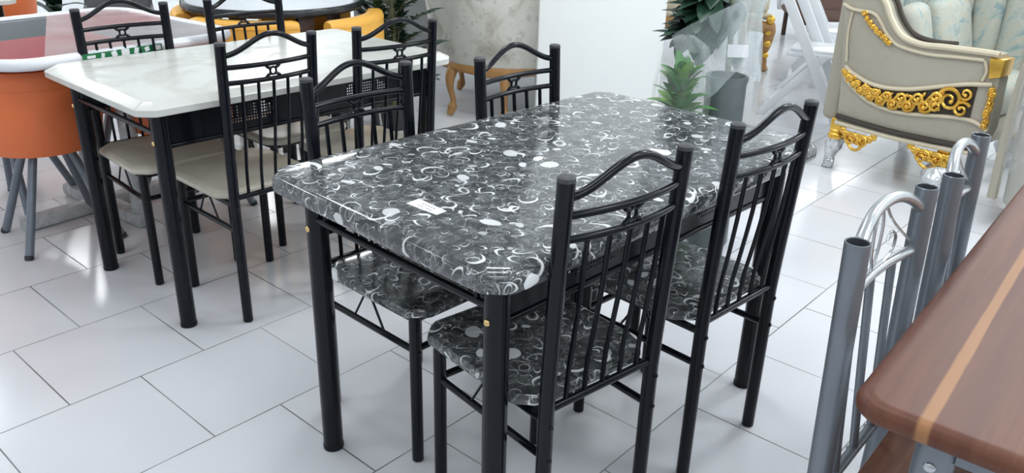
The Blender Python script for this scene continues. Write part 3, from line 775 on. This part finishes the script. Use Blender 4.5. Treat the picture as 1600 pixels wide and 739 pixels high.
while s_ < .44:
    hi, lo = lim(s_, bt_), lim(s_, bb_); hh = hi - lo; r_ = max(.014, hh * .27)
    up_ = q % 2 == 0
    cz = hi - r_ * 1.25 if up_ else lo + r_ * 1.25
    spiral(s_, cz, r_, 1.35, R(200 if up_ else 20), 1 if up_ else -1, .0055 + hh * .03)
    # acanthus leaves crossing the band
    for k in range(3):
        t = (k + .5) / 3; z = lo + hh * (.15 + .7 * t)
        gold.ball((s_ + .02 * math.sin(q * 2.1 + k * 2), -.012, z), .012, (1.2, .6, .65), 8, Matrix.Rotation(q + k * 1.3, 3, 'Y'))
    gold.tube(cr([(s_ - r_ * .6, -.010, lo + .01), (s_, -.018, (lo + hi) / 2), (s_ + r_ * .9, -.012, hi - .014)], 5), .0055, 6)
    s_ += r_ * 1.28; q += 1
spiral(.500, .478, .055, 1.5, R(150), -1, .0095); spiral(.560, .446, .038, 1.3, R(30), 1, .0085); spiral(.565, .520, .030, 1.2, R(200), 1, .0075); spiral(.445, .440, .034, 1.3, R(60), 1, .008)
gold.build('gold_scrollwork', M['gold'], sf)
gold = MB()
for i in range(9):
    t = i / 8; x = .016 + .15 * t; z = .800 - .118 * t ** .8
    gold.ball((x, -.010, z), .016, (1, .6, .8), 8, Matrix.Rotation(i * 1.1, 3, 'Y')); spiral(x + .004, z, .014, 1, i, 1, .004, -.014)
gold.build('gold_spray', M['gold'], sf)
gold = MB()
for i in range(9):
    z = .395 + .02 * i; gold.ball((.668 + .006 * math.sin(i * 2), -.006, z), .016, (.9, .6, .8), 8, Matrix.Rotation(i, 3, 'Y')); spiral(.668, z, .016, 1, i * 1.4, -1, .0045, -.012)
gold.build('gold_spray', M['gold'], sf)
panel([(.625, .690), (.688, .690), (.686, .615), (.640, .600)], -.018, .10, .006).build('front_knob', M['gold'], sf)
def shellapron(cx, w, z1, dz):
    global gold
    gold = MB(); n = 9
    for i in range(n):
        t = -1 + 2 * i / (n - 1); gold.ball((cx + w * t, -.004, z1 - dz * (.25 + .75 * (1 - t * t)) * .55), .020, (1.0, .55, .9), 8, Matrix.Rotation(t, 3, 'Y'))
        gold.ball((cx + w * t * .8, -.012, z1 - dz * .25), .015, (1, .6, 1), 8)
    spiral(cx - w * .35, z1 - dz * .5, dz * .40, 1.2, 0, 1, .007); spiral(cx + w * .35, z1 - dz * .5, dz * .40, 1.2, PI, -1, .007)
    gold.tube([(cx + w * .55 * math.cos(a), -.016, z1 - dz * .35 + dz * .62 * math.sin(a)) for a in [R(195 + 150 * k / 12) for k in range(13)]], .0075, 7)
    gold.build('gold_shell_apron', M['gold'], sf)
shellapron(.10, .082, .235, .10); shellapron(.47, .10, .240, .10)
for x, y in ((-.03, .03), (.52, .03), (-.03, .87), (.52, .87)):
    gold = MB(); gold.box((x, y, .235), (.06, .06, .07), .012); gold.ball((x, y, .175), .043, (1, 1, .8), 12); gold.ball((x, y, .205), .036, (1.1, 1.1, .5), 12)
    g_ = gold.build('gold_leg_block', M['gold'], sf)
    w_ = MB(); rows = []
    for i in range(10):
        t = i / 9; z = .165 - .163 * t; r_ = .030 + .014 * math.sin(4 * t + 1) + (.010 if i > 6 else 0) + (.045 * math.sin(PI * t) + .01 if x > .3 else 0)
        rows.append([(x - .02 * t * (1 if x < .3 else -1) + (r_ + random.uniform(-.006, .006)) * math.cos(a), y + (r_ + random.uniform(-.006, .006)) * math.sin(a), z) for a in [2 * PI * q / 16 for q in range(16)]])
    w_.rings(rows).build('wrapped_foot', M['foil'], sf, smooth=25, label='foot bundled in crinkled silver film')
# back, seat and padded inside
bk = MB(); bk.box((-.10, .45, .70), (.10, .80, .92), .03, 3); bk.build('back_frame', M['linen'], sf)
MB().tube([(-.10, .02, 1.13), (-.10, .45, 1.24), (-.10, .88, 1.13)], .03, 10).build('crest_rail', M['cream'], sf)
sb = MB(); sb.box((.28, .45, .30), (.66, .70, .12), .02, 2); sb.build('seat_base', M['linen'], sf)
sc_ = MB(); sc_.box((.31, .45, .44), (.62, .69, .17), .06, 4); sc_.build('seat_cushion', M['floral'], sf)
for i in range(5):
    y = .17 + .14 * i
    MB().box((-.04, y, .80), (.15, .148, .66), .066, 5).build('back_channel', M['floral'], sf)
for i in range(4):
    MB().box((.12 + .155 * i, .80, .72 - .015 * i), (.165, .13, .62), .060, 5).build('arm_channel', M['floral'], sf)
for x, y, z, rz_, s_, lab in ((.155, .27, .68, .25, .33, 'plump floral pillow on the taupe sofa by its carved near arm'), (.155, .62, .68, -.25, .33, 'plump floral pillow at the far arm of the taupe sofa')):
    p = MB(); p.box((0, 0, 0), (.13, s_ * .86, s_), .06, 5); p.xf(Matrix.Translation((x, y, z)) @ Matrix.Rotation(rz_, 4, 'Z') @ Matrix.Rotation(-.30, 4, 'Y'))
    p = p.build('throw_pillow', M['floral']); tag(p, lab, 'pillow', 'floral pillows on the taupe sofa'); p.matrix_world = Matrix.Translation((1.66, 4.11, 0)) @ Matrix.Rotation(R(-49.6), 4, 'Z')

# ------------------------------------------------------------------ plastic-wrapped chair at the right edge
wc = thing('wrapped_armchair', 'beige armchair sheathed in clear plastic beside the carved sofa', 'chair', (2.50, 3.36, 0), R(-50))
def hull(s, grow, zt):
    mb = MB(); rows = []
    for i in range(15):
        t = i / 14; z = .10 + (zt - .10) * t; k = 1 - .35 * max(0, t - .6) ** 1.5 * 2.2 + .05 * math.sin(3 * t)
        if i == 14: k *= .72
        rows.append([(s * k * (.30 + grow) * math.copysign(abs(math.cos(a)) ** .55, math.cos(a)), k * (.30 + grow) * math.copysign(abs(math.sin(a)) ** .55, math.sin(a)), z) for a in [2 * PI * q / 40 for q in range(40)]])
    mb.rings(rows); return mb
hull(1.0, 0, .98).build('upholstery', M['linen'], wc)
for q in range(3):
    MB().tube(cr([(-.305 + .002 * q, -.26 + .24 * q, .12), (-.318, -.25 + .24 * q, .5), (-.30, -.22 + .2 * q, .8), (-.20, -.16 + .16 * q, .985)], 5), .022, 8).build('piping', M['linen'], wc)
hull(1.0, .035, 1.03).build('plastic_cover', M['film2'], wc, smooth=80)
for x in (-.22, .22):
    for y in (-.22, .22): MB().tube([(x, y, .001), (x * .9, y * .9, .13)], [.02, .03], 10).build('leg', M['darkwood'], wc)

# ------------------------------------------------------------------ white folding chairs
def make_fold(label):
    c = thing('folding_chair', label, 'chair', group='white resin folding chairs'); w = M['whitep']
    def bar(p0, p1, wd=.045, th=.022):
        p0, p1 = Vector(p0), Vector(p1); d = p1 - p0; mb = MB(); mb.box((0, 0, 0), (th, wd, d.length), .006)
        q = Vector((0, 0, 1)).rotation_difference(d.normalized()).to_matrix().to_4x4()
        mb.xf(Matrix.Translation((p0 + p1) / 2) @ q); return mb
    for sx in (-1, 1):
        bar((sx * .21, .40, .0), (sx * .21, -.05, .82), .062, .026).build('front_leg', w, c)
        bar((sx * .18, -.08, .0), (sx * .18, .26, .40), .050, .024).build('rear_leg', w, c)
    bar((-.21, .31, .17), (.21, .31, .17), .03).build('stretcher', w, c); bar((-.18, -.02, .10), (.18, -.02, .10), .03).build('stretcher', w, c)
    sb = MB(); sb.prism(rrect(-.19, .19, .03, .43, .03, 4), .385, .415, .008).build('seat_frame', w, c)
    st = MB(); st.prism(rrect(-.17, .17, .05, .41, .03, 4), .413, .432, .008).build('seat_pad', w, c)
    bk = MB(); pts = []
    rows = [[Vector((x, -.045 - .14 * (z - .66) - .03 * (1 - (x / .2) ** 2), z)) for x in [-.2 + .05 * i for i in range(9)]] for z in (.66, .74, .82)]
    bk.sheet(rows); bk.build('backrest', w, c, solid=.018)
    return c
f1 = make_fold('white folding chair beside the milky bagged plant'); f1.location = (1.715, 5.34, 0); f1.rotation_euler = (0, 0, R(-116))
dup(f1, (2.02, 6.05, 0), R(-108), 'second white folding chair, standing beyond the first near brown upholstery')

# ------------------------------------------------------------------ far furniture
cs = thing('carved_settee', 'cream settee with honey carved wood base seen behind the plants', 'sofa', (1.42, 6.85, 0))
b = MB(); b.box((0, 0, .52), (1.04, .60, .18), .05, 4); b.build('seat_cushion', M['cream'], cs)
b = MB(); b.box((0, .0, .42), (1.08, .64, .05), .02); b.build('seat_deck', M['cream'], cs)
rl = MB(); pts = cr([(-.54, -.32, .33), (-.36, -.335, .36), (-.15, -.335, .345), (0, -.345, .31), (.15, -.335, .345), (.36, -.335, .36), (.54, -.32, .33)], 5); rl.tube(pts, .045, 10).build('carved_apron', M['oak'], cs)
b = MB(); b.box((0, .30, .80), (1.04, .12, .55), .05, 3); b.build('backrest', M['cream'], cs)
for x, y in ((-.52, -.30), (.52, -.30), (-.5, .30), (.5, .30)):
    MB().tube(cr([(x, y, .36), (x * 1.02, y * 1.06, .28), (x * .98, y, .15), (x * 1.0, y * 1.02, .05), (x * 1.03, y * 1.08, .004)], 4), [.05] * 4 + [.042] * 4 + [.032] * 4 + [.028] * 4 + [.03], 10).build('cabriole_leg', M['oak'], cs)
g_ = MB()
for x in (-.52, .52):
    for k in range(4): g_.ball((x, -.345, .40 - .09 * k), .035 - .004 * k, (1, .7, 1.1), 8)
g_.build('gold_carving', M['gold'], cs)
bs = thing('brown_armchair', 'brown fabric armchair back behind the white folding chairs', 'chair', (2.95, 8.0, 0))
b = MB(); b.box((0, 0, .40), (.80, .70, .36), .06, 3); b.build('seat', M['brownfab'], bs)
b = MB(); b.box((0, -.28, .62), (.84, .18, .62), .07, 4); b.build('backrest', M['brownfab'], bs)
for x in (-.34, .34):
    for y in (-.28, .28): MB().tube([(x, y, 0.001), (x, y, .24)], .022, 10).build('leg', M['darkwood'], bs)
k = dup(tW, (-3.18, 4.06, 0), .80, 'cream-topped table with black legs beyond the red glass table')
dup(tb, (-3.30, 5.35, 0), 0.4, 'distant orange tub chair behind the far cream-topped table')
# shell chair, low bench and plant at the back
sh = thing('shell_chair', 'dark grey moulded shell chair by the white back wall', 'chair', (-2.62, 5.55, 0), R(200))
rows = []
for i in range(12):
    t = i / 11
    y, z = (.22 - .40 * t, .46 - .03 * math.sin(PI * t)) if t < .55 else (.0 - .08 * (t - .55) - .02, .46 + .85 * (t - .55))
    y = .22 - .44 * min(t, .6); z = .45 + (.0 if t < .5 else 1.3 * (t - .5) ** 1.25)
    rows.append([Vector((x * (1 - .25 * t * t), y + .25 * x * x, z + 1.2 * x * x)) for x in [-.22 + .055 * q for q in range(9)]])
b = MB(); b.sheet(rows); b.build('shell', M['charcoal'], sh, solid=.012)
for sx in (-1, 1):
    for sy in (-1, 1): MB().tube([(sx * .10, sy * .10, .45), (sx * .22, sy * .20, .002)], .012, 10).build('leg', M['whitep'], sh)
lb_ = thing('low_bench', 'low brown wooden bench behind the red glass table', 'bench', (-3.05, 4.98, 0), R(12))
b = MB(); b.box((0, 0, .36), (.62, .26, .04), .008); b.build('bench_top', M['darkwood'], lb_)
for sx in (-1, 1): b = MB(); b.box((sx * .24, 0, .17), (.04, .22, .34), .006); b.build('leg', M['darkwood'], lb_)
fp_ = thing('potted_plant', 'dark green plant in white pot beyond the far cream-topped table', 'plant', (-3.45, 6.3, 0))
MB().lathe([(.09, 0), (.13, .26), (.12, .26), (.02, .23)], 24).build('pot', M['whitep'], fp_)
d_ = MB()
for q in range(34):
    a = q * 2.4; el = R(25 + 60 * ((q * .618) % 1)); d = Vector((math.cos(a) * math.cos(el), math.sin(a) * math.cos(el), math.sin(el)))
    leafshape(d_, (0, 0, .25 + .3 * (q / 34)), d, .30, .045, .3)
d_.build('foliage', M['darkleaf'], fp_, smooth=60)

# ------------------------------------------------------------------ light
w = bpy.data.worlds.new('daylight'); bpy.context.scene.world = w; w.use_nodes = True
bg = w.node_tree.nodes['Background']; bg.inputs[0].default_value = (.92, .96, 1.0, 1); bg.inputs[1].default_value = .45
def panel_light(x, y, sx=.6, sy=.6, e=24):
    L = bpy.data.lights.new('ceiling_panel', 'AREA'); L.shape = 'RECTANGLE'; L.size = sx; L.size_y = sy; L.energy = e; L.color = (.96, .98, 1.0)
    o = bpy.data.objects.new('ceiling_panel', L); C.objects.link(o); o.location = (x, y, ZC - .02)
for x in (-4.4, -2.2, 0, 2.2, 4.4):
    for y, e in ((-3.2, 14), (-.9, 13), (1.4, 13), (3.4, 22)): panel_light(x, y, e=e * (.70 if x < -1 else .97 if x < 1 else 1.65))
for x, y in ((-4.8, 5.8), (-4.8, 8.2), (4.9, 5.8), (5.0, 8.2), (-3.2, 10.6), (4.6, 11.0)): panel_light(x, y, e=30)  # unseen panels added along the sides and far end to light the background
panel_light(-2.2, 8.1, .6, 1.1, 30); panel_light(-.88, 9.35, .45, .6, 20); panel_light(.12, 10.1, .45, .6, 20)
sc = bpy.context.scene
sc.view_settings.view_transform = 'Standard'; sc.view_settings.look = 'None'; sc.view_settings.gamma = 1; sc.view_settings.exposure = 0
sc.view_settings.use_curve_mapping = False
sc.cycles.max_bounces = 8; sc.cycles.transparent_max_bounces = 16; sc.cycles.use_denoising = True
